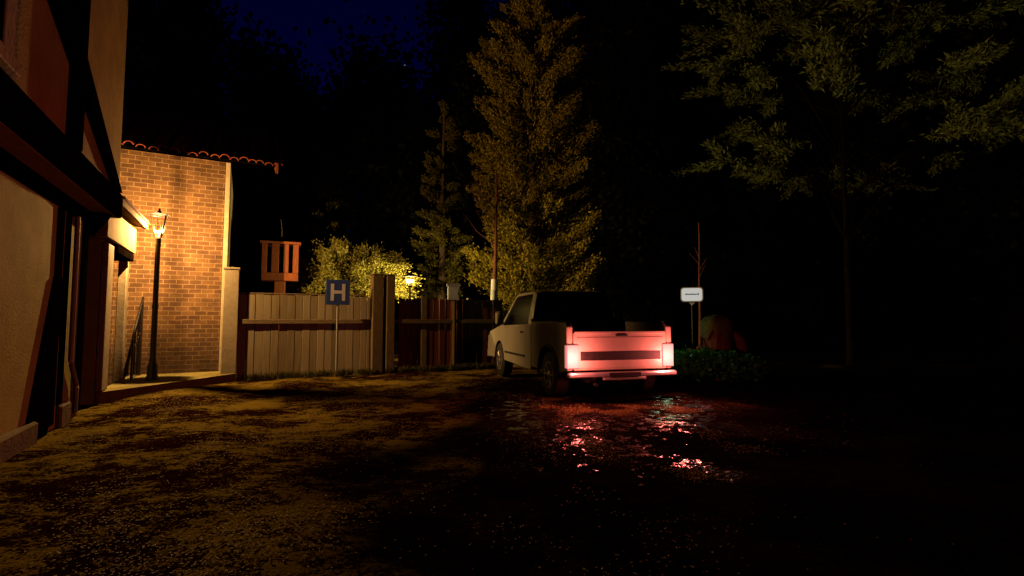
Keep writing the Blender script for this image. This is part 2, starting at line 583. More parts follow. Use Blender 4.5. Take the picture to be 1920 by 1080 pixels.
def build_ground():
    t = np.linspace(-1, 1, 261)
    xs = 6.5 * t + 290 * t ** 7
    ty = np.linspace(0, 1, 261)
    ys = -6 + 22 * ty + 380 * ty ** 7
    X, Y = np.meshgrid(xs, ys)
    near = np.exp(-(np.hypot(X, Y - 6) / 13) ** 4)
    Z = gh(X, Y) * near - .035
    # the yard is level by the house, the fence and the truck
    n = len(t)
    V = np.stack([X, Y, Z], -1).reshape(-1, 3)
    i = np.arange((n - 1) * (n - 1)); r_, c_ = i // (n - 1), i % (n - 1)
    Q = np.stack([r_ * n + c_, r_ * n + c_ + 1, (r_ + 1) * n + c_ + 1, (r_ + 1) * n + c_], 1)
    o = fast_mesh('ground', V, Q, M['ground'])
    me = o.data
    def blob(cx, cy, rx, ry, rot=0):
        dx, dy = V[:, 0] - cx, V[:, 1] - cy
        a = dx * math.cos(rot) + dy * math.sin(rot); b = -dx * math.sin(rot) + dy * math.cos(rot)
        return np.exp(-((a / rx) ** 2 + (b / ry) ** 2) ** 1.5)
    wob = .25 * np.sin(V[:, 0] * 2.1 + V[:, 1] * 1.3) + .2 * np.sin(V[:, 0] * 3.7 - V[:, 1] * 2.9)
    painted_shade = np.clip((1 - .85 * blob(2.2, 7.5, 1.6, .75)) * 1.3 * (1 / (1 + np.exp(-(V[:, 0] - 2.2) * 1.6)) + .72 * blob(-.55, 4.6, 1.4, 2.0, .35) + .8 * blob(.9, 3.0, 1.5, 1.6) + blob(3.5, 5, 2.6, 4) + blob(.2, 8.5, 1.0, 2.2) + blob(1.6, 5.5, 1.6, 2.6)) * (1 + wob), 0, .97)  # shade put into the soil colour, left paler where the tail lights redden it
    wet = 0
    for x0, y0, x1, y1, wd in ((.46, 8.6, .95, 4.85, .62), (.75, 6.9, 3.0, 7.6, .65), (1.9, 6.3, 3.1, 5.6, .34), (1.5, 4.75, 1.8, 4.3, .14)):
        L_ = math.hypot(x1 - x0, y1 - y0)
        wet = wet + blob((x0 + x1) / 2, (y0 + y1) / 2, L_ / 2 + .35, wd * 1.5, math.atan2(y1 - y0, x1 - x0))
    wet = np.clip(wet * 1.1 * (1 + .35 * wob), 0, 1)
    for nm, arr in (('painted_shade', painted_shade), ('wet', wet)):
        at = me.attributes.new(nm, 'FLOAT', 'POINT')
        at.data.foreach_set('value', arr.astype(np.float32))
    me.polygons.foreach_set('use_smooth', np.ones(len(me.polygons), bool))
    tag(o, 'muddy leaf strewn yard of dark earth and tan patches', 'ground', kind='structure')


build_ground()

# fallen leaves, uncountable
def litter():
    g = np.random.default_rng(3)
    n = 320000
    r = 1.3 + 12.5 * g.random(n) ** .8
    a = g.uniform(-.95, .75, n)
    x, y = r * np.sin(a), r * np.cos(a)
    c = np.sin(x * 2.2 + 1.3 * np.sin(y * 1.7)) + np.sin(y * 2.6 + 1.1 * np.sin(x * 2.4)) + .8 * np.sin(5.3 * x + 2) * np.sin(4.7 * y)
    side = np.clip((1.4 - x) / 3.0, 0.03, 1)
    hole = 1 - .65 * np.exp(-(((x + .5) / 1.3) ** 2 + ((y - 4.6) / 1.8) ** 2))
    keep = g.random(n) < side * hole * np.clip(.55 * c + .06, .04, .95) * .6
    # extra leaves added along streaks behind the truck, standing in for red glints
    ex, ey = [], []
    for x0, y0, x1, y1, wd, k in ((.46, 8.6, .93, 4.95, .17, 8000), (.75, 6.7, 2.5, 7.3, .24, 11000), (2.0, 5.9, 2.4, 4.85, .13, 900), (1.3, 4.75, 1.75, 4.1, .12, 900), (2.9, 6.0, 3.6, 5.2, .35, 260)):
        t = g.random(k)
        t = np.clip(t + .05 * np.sin(t * 40), 0, 1)
        ex.append(x0 + (x1 - x0) * t + g.normal(size=k) * wd); ey.append(y0 + (y1 - y0) * t + g.normal(size=k) * wd)
    ex, ey = np.concatenate(ex), np.concatenate(ey)
    cl = np.sin(ex * 9 + 1.5 * np.sin(ey * 5)) + np.sin(ey * 8 + ex * 3)
    ok = cl > g.uniform(-.6, 1.0, len(ex))
    x, y, keep = np.concatenate([x, ex[ok]]), np.concatenate([y, ey[ok]]), np.concatenate([keep, np.ones(ok.sum(), bool)])
    u, v = x * CA + y * SA, -x * SA + y * CA
    keep &= (u > -1.7) & (v < 11.6)
    x, y = x[keep], y[keep]
    z = gh(x, y) - .035 + .006
    P = np.stack([x, y, z], 1)
    d = g.uniform(0, 2 * PI, len(x))
    D = np.stack([np.cos(d), np.sin(d), g.uniform(-.06, .14, len(x))], 1)
    o = leaves('fallen_leaves', P, D, .0165, .006, M['litter'], seed=5, flat=.9)
    tag(o, 'dead tan leaves scattered over the dark muddy yard', 'leaf litter', kind='stuff')


litter()

# concrete apron in front of the brick wall
mb = MB()
mb.prism([(-1.9, 9.62), (-1.62, 9.9), (-.06, 11.72), (-.06, 12.39), (-1.9, 12.39)], 'z', -.2, .13)
g0 = gpart(mb, 'pavement', M['concrete'], None, -1.0, 11.4)
g0.location = (*uv(-1.0, 11.4), 0); g0.rotation_euler.z = A
tag(g0, 'lit yellowish concrete apron at the foot of the brick wall', 'pavement', kind='structure')

# ------------------------------------------------------------------ timber house on the left
HU, HV = -1.9, 8.0
H = uvthing('timber_house', 'half timbered house with cream plaster and black beams, dark doorways at the left edge', 'house', HU, HV)
def hp(mb, name, m, parent=None):
    if parent is None: return gpart(mb, name, m, H, HU, HV)
    return gpart(mb, name, m, parent, HU, HV)
LW = -1.9     # lower wall plane
UW = -1.65    # upper wall plane (jettied)
hp(MB().box(-6.5, LW, 1.0, 8.75, -.3, 2.715).box(-6.5, LW - .35, 8.75, 9.6, -.3, 2.715).box(-6.5, LW, 9.6, 10.05, -.3, 2.715).box(-6.5, LW - .35, 10.05, 11.9, -.3, 2.715), 'wall', M['plaster'])
hp(MB().box(-6.5, UW, 1.0, 9.2, 2.72, 8.0), 'upper_wall', M['orange'])
# plinth stones
hp(MB().box(LW - .05, LW + .07, 1.0, 7.05, -.3, .16, .02), 'plinth', M['stone'])
hp(MB().box(LW - .05, LW + .06, 7.86, 8.25, -.3, .20, .02), 'plinth', M['stone'])
hp(MB().box(LW - .05, LW + .06, 9.62, 10.03, -.3, .14, .02), 'plinth', M['stone'])
# the jetty: bressummer beam and soffit boards
hp(MB().box(LW - .02, UW + .05, 1.0, 9.22, 2.725, 3.08, .015), 'beam', M['timber'])
hp(MB().box(LW - .02, LW + .03, 1.0, 9.2, 2.535, 2.722, .008), 'wall_plate', M['timber'])
for v in [8.88]:
    hp(MB().prism([(LW + .031, 2.40), (LW + .031, 2.722), (UW - .02, 2.722), (UW - .05, 2.66), (LW + .1, 2.5)], 'y', v - .09, v + .09).move(0, 0, 0), 'bracket', M['timber'])
# lower posts
def post(v0, v1, z0, z1, u=LW, d=.022):
    return hp(MB().box(u - .02, u + d, v0, v1, z0, z1, .012), 'post', M['timber'])
post(7.52, 7.74, .0, 2.53)
post(7.84, 8.02, .2, 2.53)
post(8.56, 8.78, .0, 2.53, d=.03)
post(5.0, 5.22, .16, 2.53)
# raking brace at the foot of the wall
hp(MB().prism([(7.84, 1.72), (7.5, 1.72), (6.82, -.06), (7.50, -.06)], 'x', LW + .001, LW + .03), 'brace', M['timber'])
# rain pipe with a kink
hp(MB().tube([(LW + .045, 8.13, 2.53), (LW + .045, 8.16, .72), (LW + .045, 8.2, .66), (LW + .045, 8.44, .40), (LW + .045, 8.47, .34), (LW + .045, 8.47, .02)], .028, 10), 'rain_pipe', M['cream'])
# doorway recess: door leaf deep in shade
d1 = hp(MB().box(LW - .349, LW - .30, 8.79, 9.55, -.02, 2.42, .006), 'door', M['dark'])
m2 = MB()
for k in range(5): m2.box(LW - .30, LW - .285, 8.83 + k * .142, 8.95 + k * .142, .05, 2.35, .004)
gpart(m2, 'door_board', M['dark'], d1, HU, HV)
gpart(MB().tube([(LW - .28, 9.42, 1.0), (LW - .24, 9.42, 1.0), (LW - .24, 9.42, 1.12), (LW - .28, 9.42, 1.12)], .012, 8), 'handle', M['iron'], d1, HU, HV)
# cream casing between the two doorways
hp(MB().box(LW + .001, LW + .09, 9.62, 10.0, .141, 2.40, .012), 'door_casing', M['cream'])
d2 = hp(MB().box(LW - .349, LW - .30, 10.1, 11.2, -.02, 2.3, .006), 'door', M['dark'])
m2 = MB()
for k in range(7): m2.box(LW - .30, LW - .285, 10.13 + k * .15, 10.265 + k * .15, .05, 2.25, .004)
gpart(m2, 'door_board', M['dark'], d2, HU, HV)
hp(MB().box(LW - .30, LW + .12, 10.055, 11.45, 2.30, 2.44, .012), 'beam', M['timber'])
hp(MB().box(LW - .1, LW + .03, 11.42, 11.62, -.1, 2.30, .01), 'door_casing', M['cream'])
# rendered band over the doorway and the pale soffit of its lean-to
hp(MB().box(-3.0, LW + .14, 9.24, 11.5, 2.445, 2.90, .01), 'lintel_band', M['orange'])
hp(MB().prism([(-3.4, 3.42), (-1.60, 2.93), (-1.60, 3.02), (-3.4, 3.52)], 'y', 9.25, 11.55), 'porch_soffit', M['orange'])
hp(MB().prism([(-3.4, 3.525), (-1.57, 3.023), (-1.57, 3.06), (-3.4, 3.60)], 'y', 9.25, 11.58), 'porch_roof', M['tile'])
# upper storey frame
def uprect(v0, v1, z0, z1, d=.05): return hp(MB().box(UW - .02, UW + d, v0, v1, z0, z1, .01), 'post', M['timber'])
uprect(6.62, 6.80, 3.082, 6.6)
uprect(6.92, 7.06, 3.082, 6.6)
uprect(3.0, 3.2, 3.082, 6.6)
# long diagonal brace
hp(MB().prism([(9.10, 3.082), (8.72, 3.082), (5.42, 4.32), (5.2, 4.75), (5.75, 4.75)], 'x', UW + .001, UW + .065), 'brace', M['timber'])
hp(MB().box(UW - .02, UW + .055, 1.0, 9.2, 6.6, 6.85, .01), 'beam', M['timber'])
# window at the very edge of the view
w = hp(MB().box(UW - .01, UW + .07, 4.86, 5.05, 3.1, 4.9, .008).box(UW - .01, UW + .07, 3.6, 3.78, 3.1, 4.9, .008).box(UW - .01, UW + .07, 3.78, 4.86, 4.72, 4.9, .008).box(UW - .01, UW + .1, 3.55, 5.1, 3.085, 3.2, .008).box(UW + .005, UW + .04, 4.28, 4.36, 3.2, 4.72, .006), 'window', M['cream'])
gpart(MB().box(UW + .002, UW + .012, 3.78, 4.86, 3.2, 4.72), 'pane', M['window'], w, HU, HV)
hp(MB().box(UW - .01, UW + .03, 5.052, 5.24, 3.082, 4.9, .006), 'window_surround', M['stone'])
rf = hp(MB().prism([(-1.2, 7.75), (-4.0, 10.4), (-6.9, 7.75), (-6.9, 7.95), (-4.0, 10.62), (-1.2, 7.95)], 'y', .8, 9.5), 'roof', M['tile'])

# ------------------------------------------------------------------ brick house with red tiles
BU, BV = -1.3, 12.4
B = uvthing('brick_house', 'brick house end wall glowing in the street lamp, ragged red tiles along its top', 'house', BU, BV)
def bp_(mb, name, m, parent=None): return gpart(mb, name, m, parent or B, BU, BV)
bp_(MB().box(-5.0, -.38, 12.4, 19.0, -.3, 4.66), 'wall', M['brick'])
bp_(MB().box(-.38, -.29, 12.37, 19.0, -.3, 4.66, .008), 'corner_trim', M['cream'])
rf = bp_(MB().prism([(12.30, 4.66), (12.30, 4.71), (15.7, 6.55), (19.4, 4.71), (19.4, 4.66), (15.7, 6.42)], 'x', -5.3, .58), 'roof', M['timber'])
mt = MB()
r2 = random.Random(11)
nt_ = 34
for k in range(nt_):
    u0 = -5.3 + 5.95 * k / (nt_ - 1)
    jz, jv, jl = r2.uniform(-.025, .03), r2.uniform(-.09, .05), r2.uniform(-.03, .03)
    n = 7
    for side in (0,):
        v0 = 12.27 + jv
        pts = []
        vs, fs = [], []
        for i, (vv, zz) in enumerate(((v0, 4.70 + jz), (v0 + .45, 4.70 + jz + .235), (15.66, 6.57))):
            for j in range(n + 1):
                t = PI * j / n
                rr = .088 if i < 2 else .08
                vs.append((u0 + jl - rr * math.cos(t), vv, zz + rr * .8 * math.sin(t)))
                vs.append((u0 + jl - (rr - .02) * math.cos(t), vv, zz + (rr - .02) * .8 * math.sin(t)))
        w2 = (n + 1) * 2
        for i in range(2):
            for j in range(n):
                a = i * w2 + j * 2
                fs += [(a, a + 2, a + w2 + 2, a + w2), (a + 1, a + w2 + 1, a + w2 + 3, a + 3)]
        for j in range(n):
            a = j * 2
            fs.append((a, a + 1, a + 3, a + 2))
        mt.add(vs, fs)
bp_(mt, 'roof_tile', M['tile'], rf)
mv = MB().prism([(12.2, 4.50), (12.2, 4.74), (15.7, 6.6), (15.7, 6.36)], 'x', .585, .64)
bp_(mv, 'verge_board', M['redwood'])

# ------------------------------------------------------------------ cream gate pier beside the brick wall
G = uvthing('gate_pier', 'cream rendered pier standing between the brick wall and the board fence', 'pier', -.19, 11.88)
gpart(MB().box(-.33, -.05, 11.775, 12.36, -.2, 2.26, .012), 'shaft', M['cream'], G, -.19, 11.88)
gpart(MB().box(-.345, -.035, 11.76, 12.36, 2.262, 2.31, .01), 'cap', M['cream'], G, -.19, 11.88)

# ------------------------------------------------------------------ fences
F1 = uvthing('board_fence', 'pale weathered board fence with one rail, lit by the street lamp', 'fence', 1.2, 11.88)
mb = MB(); r3 = random.Random(4)
u = -.04
while u < 2.62:
    wd = .147 + r3.uniform(-.006, .006)
    mb.box(u, min(u + wd, 2.66), 11.87 + r3.uniform(-.004, .004), 11.895, -.15, 1.76 + r3.uniform(-.012, .012), .004)
    u += .155
gpart(mb, 'board_panel', M['fence'], F1, 1.2, 11.88)
gpart(MB().box(-.03, 2.66, 11.815, 11.864, 1.135, 1.235, .008), 'rail', M['rail'], F1, 1.2, 11.88)
gpart(MB().box(-.03, 2.66, 11.868, 11.90, 1.772, 1.80, .006), 'top_cap', M['rail'], F1, 1.2, 11.88)
F2 = uvthing('board_fence', 'dark red brown board fence under the little garden lamp', 'fence', 4.2, 11.88)
mb = MB()
for u0, u1 in ((3.32, 3.86), (4.02, 5.1), (5.2, 6.1)):
    u = u0
    while u < u1 - .02:
        mb.box(u, min(u + .148, u1), 11.765 + r3.uniform(-.004, .004), 11.79, -.15, 1.74 + r3.uniform(-.012, .012), .004)
        u += .157
gpart(mb, 'board_panel', M['fence2'], F2, 4.2, 11.88)
gpart(MB().box(3.21, 6.1, 11.71, 11.758, 1.135, 1.235, .008), 'rail', M['rail2'], F2, 4.2, 11.88)
gpart(MB().box(3.865, 4.015, 11.755, 11.90, -.15, 1.80, .01), 'post', M['post'], F2, 4.2, 11.88)
gpart(MB().box(5.105, 5.195, 11.755, 11.90, -.15, 1.78, .01), 'post', M['post'], F2, 4.2, 11.88)
for i, (u0, u1, lab) in enumerate(((2.68, 2.93, 'tall square gate post with a bright lit edge, next to the pale fence'), (3.00, 3.20, 'tall square gate post on the garden lamp side of its twin'))):
    P_ = uvthing('gate_post', lab, 'post', (u0 + u1) / 2, 11.75, 0, 'tall gate posts in the fence line')
    vf = 11.70 if i == 0 else 11.69
    gpart(MB().box(u0, u1, vf, 12.0, -.2, 2.27, .012), 'shaft', M['post'], P_, (u0 + u1) / 2, 11.75)
    c = (u0 + u1) / 2
    gpart(MB().box(u0 - .012, u1 + .012, vf - .012, 12.012, 2.272, 2.30, .006), 'cap', M['post'], P_, c, 11.75)

# ------------------------------------------------------------------ street lamp
L_ = uvthing('street_lamp', 'black street lamp with lit lantern in front of the brick wall', 'street lamp', LU, LV, .13)
mb = MB().lathe([(.105, 0), (.105, .05), (.085, .08), (.085, .26), (.06, .31), (.06, .36), (.052, .40)], n=20)
mb.build('base', M['iron'], L_)
MB().lathe([(.050, .39), (.048, 1.3), (.055, 1.32), (.055, 1.36), (.046, 1.38), (.040, 2.44), (.050, 2.46), (.050, 2.48), (.04, 2.51)], n=20).build('pole', M['iron'], L_)
MB().lathe([(.042, 2.50), (.050, 2.56), (.050, 2.575), (.036, 2.62), (.025, 2.645)], n=20).build('lantern_bowl', M['iron'], L_)
NL, PH = 6, R(-8.5) - A          # six sided lantern, one bar thickened to cast shade on the truck bed
def pent(r, z): return [(r * math.cos(PH + k * 2 * PI / NL), r * math.sin(PH + k * 2 * PI / NL), z) for k in range(NL)]
def frust(r0, z0, r1, z1):
    return pent(r0, z0) + pent(r1, z1), [(k, (k + 1) % NL, (k + 1) % NL + NL, k + NL) for k in range(NL)]
fr = MB()
for k, (p0, p1) in enumerate(zip(pent(.050, 2.62), pent(.142, 3.035))):
    fr.tube([p0, p1], .0165 if k == 0 else .0038, 8)
pr = pent(.142, 3.03)
for k in range(NL): fr.tube([pr[k], pr[(k + 1) % NL]], .008, 6)
fr.build('lantern_frame', M['iron'], L_)
MB().add(*frust(.052, 2.64, .136, 3.03)).build('lantern_glass', M['glass'], L_)
vs, fs = frust(.19, 3.045, .05, 3.085)
MB().add(vs, fs + [tuple(range(NL - 1, -1, -1)), tuple(range(NL, 2 * NL))]).build('lantern_roof', M['iron'], L_)
MB().lathe([(.03, 3.095), (.034, 3.11), (.014, 3.125), (.02, 3.14), (.003, 3.175)], n=12).build('finial', M['iron'], L_)
MB().lathe([(.006, 2.64), (.007, 2.685), (.011, 2.70), (.011, 2.73), (.007, 2.745), (.002, 2.75)], n=14).build('bulb', M['bulb'], L_)

# ------------------------------------------------------------------ iron handrail beside the doorway
Rl = uvthing('iron_railing', 'black wrought iron handrail with scrolls, descending beside the dark doorway', 'railing', -1.72, 11.7, .13)
def rl(pts, r=.012): return MB().tube([(-1.72 - -1.72, a - 11.7, b) for a, b in pts], r, 8)
mbp = rl([(12.28, 1.52), (12.22, 1.54), (11.35, .80), (11.30, .72)], .018); mbp.build('handrail', M['iron'], Rl)
rl([(12.2, 0), (12.2, 1.55)], .018).build('post', M['iron'], Rl)
rl([(11.35, 0), (11.35, .80)], .018).build('post', M['iron'], Rl)
mb = MB()
for k in range(5):
    v = 11.49 + k * .145
    top = .80 + (v - 11.35) * .85
    mb.tube([(0, v - 11.7, .02), (0, v - 11.7, top)], .007, 6)
    sc = []
    for i in range(22):
        t = i / 21 * 3.6 * PI; rr = .055 * (1 - i / 26)
        sc.append((0.0, v - 11.7 + rr * math.cos(t), top * .55 + rr * math.sin(t) + .02))
    mb.tube(sc, .006, 5)
mb.build('scroll_infill', M['iron'], Rl)

# ------------------------------------------------------------------ blue H sign
hx, hy = uv(1.90, 11.68)
Hs = thing('hospital_sign', 'blue square sign with white letter H on a thin grey pole before the fence', 'sign', (hx, hy, 0), R(26))
MB().tube([(0, .022, -.1), (0, .022, 2.06)], .020, 12).build('pole', M['steel'], Hs)
pn = MB().box(-.255, .255, -.008, .0, 1.56, 2.12, .006).build('sign_panel', M['blue'], Hs)
MB().box(-.155, -.085, -.0115, -.009, 1.65, 2.03).box(.085, .155, -.0115, -.009, 1.65, 2.03).box(-.085, .085, -.0115, -.009, 1.81, 1.88).build('letter', M['white'], pn)
for z_ in (1.70, 1.95): MB().box(-.05, .05, .001, .045, z_, z_ + .04, .004).build('clamp', M['steel'], Hs)

# ------------------------------------------------------------------ red slatted box on a post behind the fence
Sx, Sy = -5.93, 12.7
Sb = thing('slatted_box', 'red brown slatted wooden box on a post, showing above the pale fence', 'nesting box', (Sx, Sy, 0), R(24))
MB().box(-.13, .13, -.10, .10, -.1, 2.20, .012).build('post', M['redwood'], Sb)
MB().box(-.42, .42, -.30, .30, 2.201, 2.40, .012).build('base_tray', M['redwood'], Sb)
for x0, x1 in ((-.42, -.30), (-.20, -.03), (.07, .19), (.29, .42)):
    MB().box(x0, x1, -.30, -.262, 2.402, 3.13, .006).build('slat', M['redwood'], Sb)
for sx in (-1, 1):
    for y0, y1 in ((-.26, -.12), (-.04, .10), (.18, .264)):
        a, b = sorted((sx * .385, sx * .42))
        MB().box(a, b, y0, y1, 2.402, 3.13, .006).build('slat', M['redwood'], Sb)
MB().box(-.38, .38, .265, .30, 2.402, 3.13, .006).build('back_board', M['timber'], Sb)
MB().box(-.47, .47, -.35, .35, 3.132, 3.19, .01).build('lid', M['redwood'], Sb)
MB().tube([(.02, 0, 3.19), (.01, .0, 3.55), (-.02, 0, 3.8)], [.014, .010, .006], 6).build('rod', M['post'], Sb)

# ------------------------------------------------------------------ garden lamp behind the fence
Gl = thing('garden_lamp', 'small glowing garden lamp on a thin post behind the dark fence', 'lamp', (-2.61, 12.72, 0))
MB().tube([(0, 0, -.1), (0, 0, 2.06)], [.03, .024], 10).build('post', M['iron'], Gl)
MB().lathe([(.03, 2.06), (.085, 2.085), (.085, 2.10)], n=16).build('holder', M['iron'], Gl)
MB().lathe([(.085, 2.10), (.115, 2.14)], n=16).build('shade', M['glass'], Gl)
MB().box(-.10, .10, -.055, -.02, 2.165, 2.255, .02).build('bulb', M['bulb2'], Gl)
MB().lathe([(.20, 2.33), (.16, 2.37), (.03, 2.42)], n=16).build('cap', M['iron'], Gl)
mb = MB()
for k in range(4):
    t = k * PI / 2 + .6
    mb.tube([(.085 * math.cos(t), .085 * math.sin(t), 2.10), (.15 * math.cos(t), .15 * math.sin(t), 2.34)], .005, 5)
mb.build('frame', M['iron'], Gl)

# ------------------------------------------------------------------ grey box on a stake behind the fence
Gb = thing('meter_box', 'grey metal box with a sloping lid above the dark fence', 'box', (-1.47, 12.55, 0), R(10))
MB().box(-.03, .03, -.03, .03, -.1, 1.72, .006).build('stake', M['post'], Gb)
bx_ = MB().box(-.15, .15, -.08, .08, 1.721, 2.06, .012).build('body', M['greybox'], Gb)
MB().prism([(-.10, 2.062), (.10, 2.062), (.10, 2.15), (-.10, 2.085)], 'x', -.17, .17).build('lid', M['greybox'], Gb)
MB().box(-.12, .12, -.087, -.081, 1.76, 2.0, .002).box(.08, .10, -.1, -.088, 1.86, 1.92, .003).build('door', M['greybox'], Gb)

# ------------------------------------------------------------------ small lit round-cornered sign, thin pole
Ls = thing('lit_sign', 'small glowing white sign with dark lettering over the green ivy', 'sign', (4.33, 12.0, 0), R(-18))
MB().tube([(0, .05, -.1), (0, .05, 1.62)], .022, 10).build('pole', M['iron'], Ls)
pl = []
for cx, cz, a0 in ((.17, .09, 0), (-.17, .09, 90), (-.17, -.09, 180), (.17, -.09, 270)):
    for k in range(6):
        t = R(a0 + k * 18)
        pl.append((cx + .065 * math.cos(t), 1.83 + cz + .065 * math.sin(t)))
sf = MB().prism(pl, 'y', -.03, .03).build('sign_face', M['signlit'], Ls)
mb = MB(); r5 = random.Random(9)
x = -.15
while x < .14:
    wl_ = r5.uniform(.018, .034)
    mb.box(x, x + wl_, -.0335, -.031, 1.822, 1.822 + r5.uniform(.022, .040))
    x += wl_ + .007
mb.build('lettering', M['ink'], sf)
mb = MB()
q = [(p[0] * 1.09, 1.83 + (p[1] - 1.83) * 1.13) for p in pl]
n = len(pl)
vs = [(a, -.036, b) for a, b in pl] + [(a, -.036, b) for a, b in q] + [(a, .036, b) for a, b in pl] + [(a, .036, b) for a, b in q]
fs = []
for i in range(n):
    j = (i + 1) % n
    fs += [(i, j, n + j, n + i), (2 * n + i, 3 * n + i, 3 * n + j, 2 * n + j), (n + i, n + j, 3 * n + j, 3 * n + i)]
mb.add(vs, fs)
mb.build('rim', M['steel'], Ls)
MB().prism([(-.07, 1.64), (.07, 1.64), (0, 1.56)], 'y', -.02, .02).build('bracket', M['steel'], Ls)

lamp('ivy_fill_light', (3.50, 11.35, 1.25), (.62, 1.0, .52), 6, .16, .2)  # added light without a fixture, stands in for the sign's glow on the ivy
# ------------------------------------------------------------------ pickup truck
T = thing('pickup_truck', 'white pickup truck seen from behind with both tail lights glowing red', 'truck', (1.636, 7.53, -.02), R(16))
hw = .875
def soft(o, w):
    b = o.modifiers.new('round', 'BEVEL'); b.width = w; b.segments = 3; b.limit_method = 'ANGLE'; b.angle_limit = R(32)
    b.harden_normals = False
    o.data.polygons.foreach_set('use_smooth', [True] * len(o.data.polygons))
    n_ = o.modifiers.new('shade', 'WEIGHTED_NORMAL')
    return o
# body side profile (y forward, z)
def side(x0, x1):
    prof = [(.0, .50), (.0, 1.14), (.07, 1.205), (.34, 1.215), (1.66, 1.215), (1.66, .42)]
    arch = [(.79 + .44 * math.cos(R(t)), .38 + .44 * math.sin(R(t))) for t in range(5, 180, 17)]
    return MB().prism(prof + arch, 'x', x0, x1)
bed = MB()
bed = side(-hw, -hw + .10); b2 = side(hw - .10, hw)
bed.add(b2.v, b2.f)
bed.box(-hw + .101, hw - .101, .06, 1.66, .56, .62)
bed.box(-hw + .101, hw - .101, 1.60, 1.66, .621, 1.215)
soft(bed.build('bed', M['paint'], T), .025)
for sx in (-1, 1):
    a, b = sorted((sx * (hw - .105), sx * (hw + .006)))
    MB().box(a, b, .34, 1.655, 1.214, 1.232, .006).build('rail_cap', M['plastic'], T)
    arc = [(sx * (hw + .006), .79 + .455 * math.cos(R(t)), .38 + .455 * math.sin(R(t))) for t in range(0, 181, 12)]
    MB().tube(arc, .022, 8).build('arch_flare', M['plastic'], T)
tg = MB().box(-hw + .104, hw - .104, -.01, .05, .50, 1.06, .012).box(-hw + .12, hw - .12, -.018, .04, 1.03, 1.075, .008).build('tailgate', M['paint'], T)
MB().box(-hw + .21, hw - .21, -.021, -.0105, .645, .775, .004).build('trim_strip', M['plastic'], tg)
MB().box(-hw + .16, hw - .16, -.016, -.0105, .80, .985, .003).box(-hw + .16, hw - .16, -.016, -.0105, .53, .62, .003).build('pressed_panel', M['paint'], tg)
MB().box(-.10, .10, -.030, -.0185, 1.0, 1.03, .006).build('handle', M['plastic'], tg)
bm_ = MB().box(-hw - .01, hw + .01, -.12, -.0, .40, .475, .02).box(-.35, .35, -.124, -.07, .36, .40, .01).build('rear_bumper', M['chrome'], T)
MB().box(-.26, .26, -.128, -.1245, .405, .47, .002).build('step_pad', M['plastic'], bm_)
for sx in (-1, 1):
    a, b = sorted((sx * (hw - .185), sx * (hw + .008)))
    lens = MB().box(a, b, -.032, -.011, .535, .875, .012)
    lens.box(min(sx * (hw + .002), sx * (hw + .014)), max(sx * (hw + .002), sx * (hw + .014)), -.0105, .05, .54, .87, .004)
    lens.build('taillight', M['tail'], T)
# cab
cabp = [(1.68, .42), (1.68, 1.17), (1.78, 1.70), (1.92, 1.79), (2.95, 1.79), (3.12, 1.73), (3.85, 1.12), (4.75, .98), (4.95, .86), (5.0, .62), (4.95, .45)]
arch = [(3.92 + .43 * math.cos(R(t)), .36 + .43 * math.sin(R(t))) for t in range(5, 180, 17)]
def cabside(x0, x1, y0=None):
    return MB().prism([(1.68, .36), (1.68, 1.17), (3.85, 1.12), (4.75, .98), (4.95, .86), (5.0, .62), (4.95, .40)] + [(a_, b_) for a_, b_ in arch], 'x', x0, x1)
cb = cabside(-hw, hw)
# greenhouse: roof slab on leaning pillars
def quadbox(p0, p1, p2, p3, t):
    pass
rw, bw = hw - .16, hw - .03
def gl(x_b, x_t, yb0, yb1, yt0, yt1, zb=1.12, zt=1.74):
    return [(x_b, yb0, zb), (x_b, yb1, zb), (x_t, yt1, zt), (x_t, yt0, zt)]
for sx in (-1, 1):
    def pillar(yb0, yb1, yt0, yt1):
        o_ = gl(sx * bw, sx * rw, yb0, yb1, yt0, yt1)
        i_ = gl(sx * (bw - .05), sx * (rw - .05), yb0, yb1, yt0, yt1)
        cb.add(o_ + i_, [(0, 1, 2, 3), (7, 6, 5, 4), (0, 4, 5, 1), (1, 5, 6, 2), (2, 6, 7, 3), (3, 7, 4, 0)])
    pillar(1.70, 1.98, 1.80, 2.0)
    pillar(3.72, 3.86, 3.02, 3.10)
rp = [(1.78, 1.70), (1.86, 1.77), (2.0, 1.795), (2.95, 1.795), (3.10, 1.755), (3.13, 1.71)]
n = len(rp)
vs = []
for x_, dz in ((-rw, -.03), (-rw + .12, 0), (rw - .12, 0), (rw, -.03)):
    vs += [(x_, a_, b_ + dz) for a_, b_ in rp]
fs = []
for k in range(3):
    for i in range(n - 1):
        fs.append((k * n + i, k * n + i + 1, (k + 1) * n + i + 1, (k + 1) * n + i))
vs += [(p[0], p[1], p[2] - .05) for p in vs]
o2 = 4 * n
fs += [tuple(i + o2 for i in f) for f in fs]
for i in range(n - 1):
    fs += [(i, i + 1, o2 + i + 1, o2 + i), (3 * n + i, 3 * n + i + 1, o2 + 3 * n + i + 1, o2 + 3 * n + i)]
for k in range(3):
    for i in (0, n - 1):
        fs.append((k * n + i, (k + 1) * n + i, o2 + (k + 1) * n + i, o2 + k * n + i))
cb.add(vs, fs)
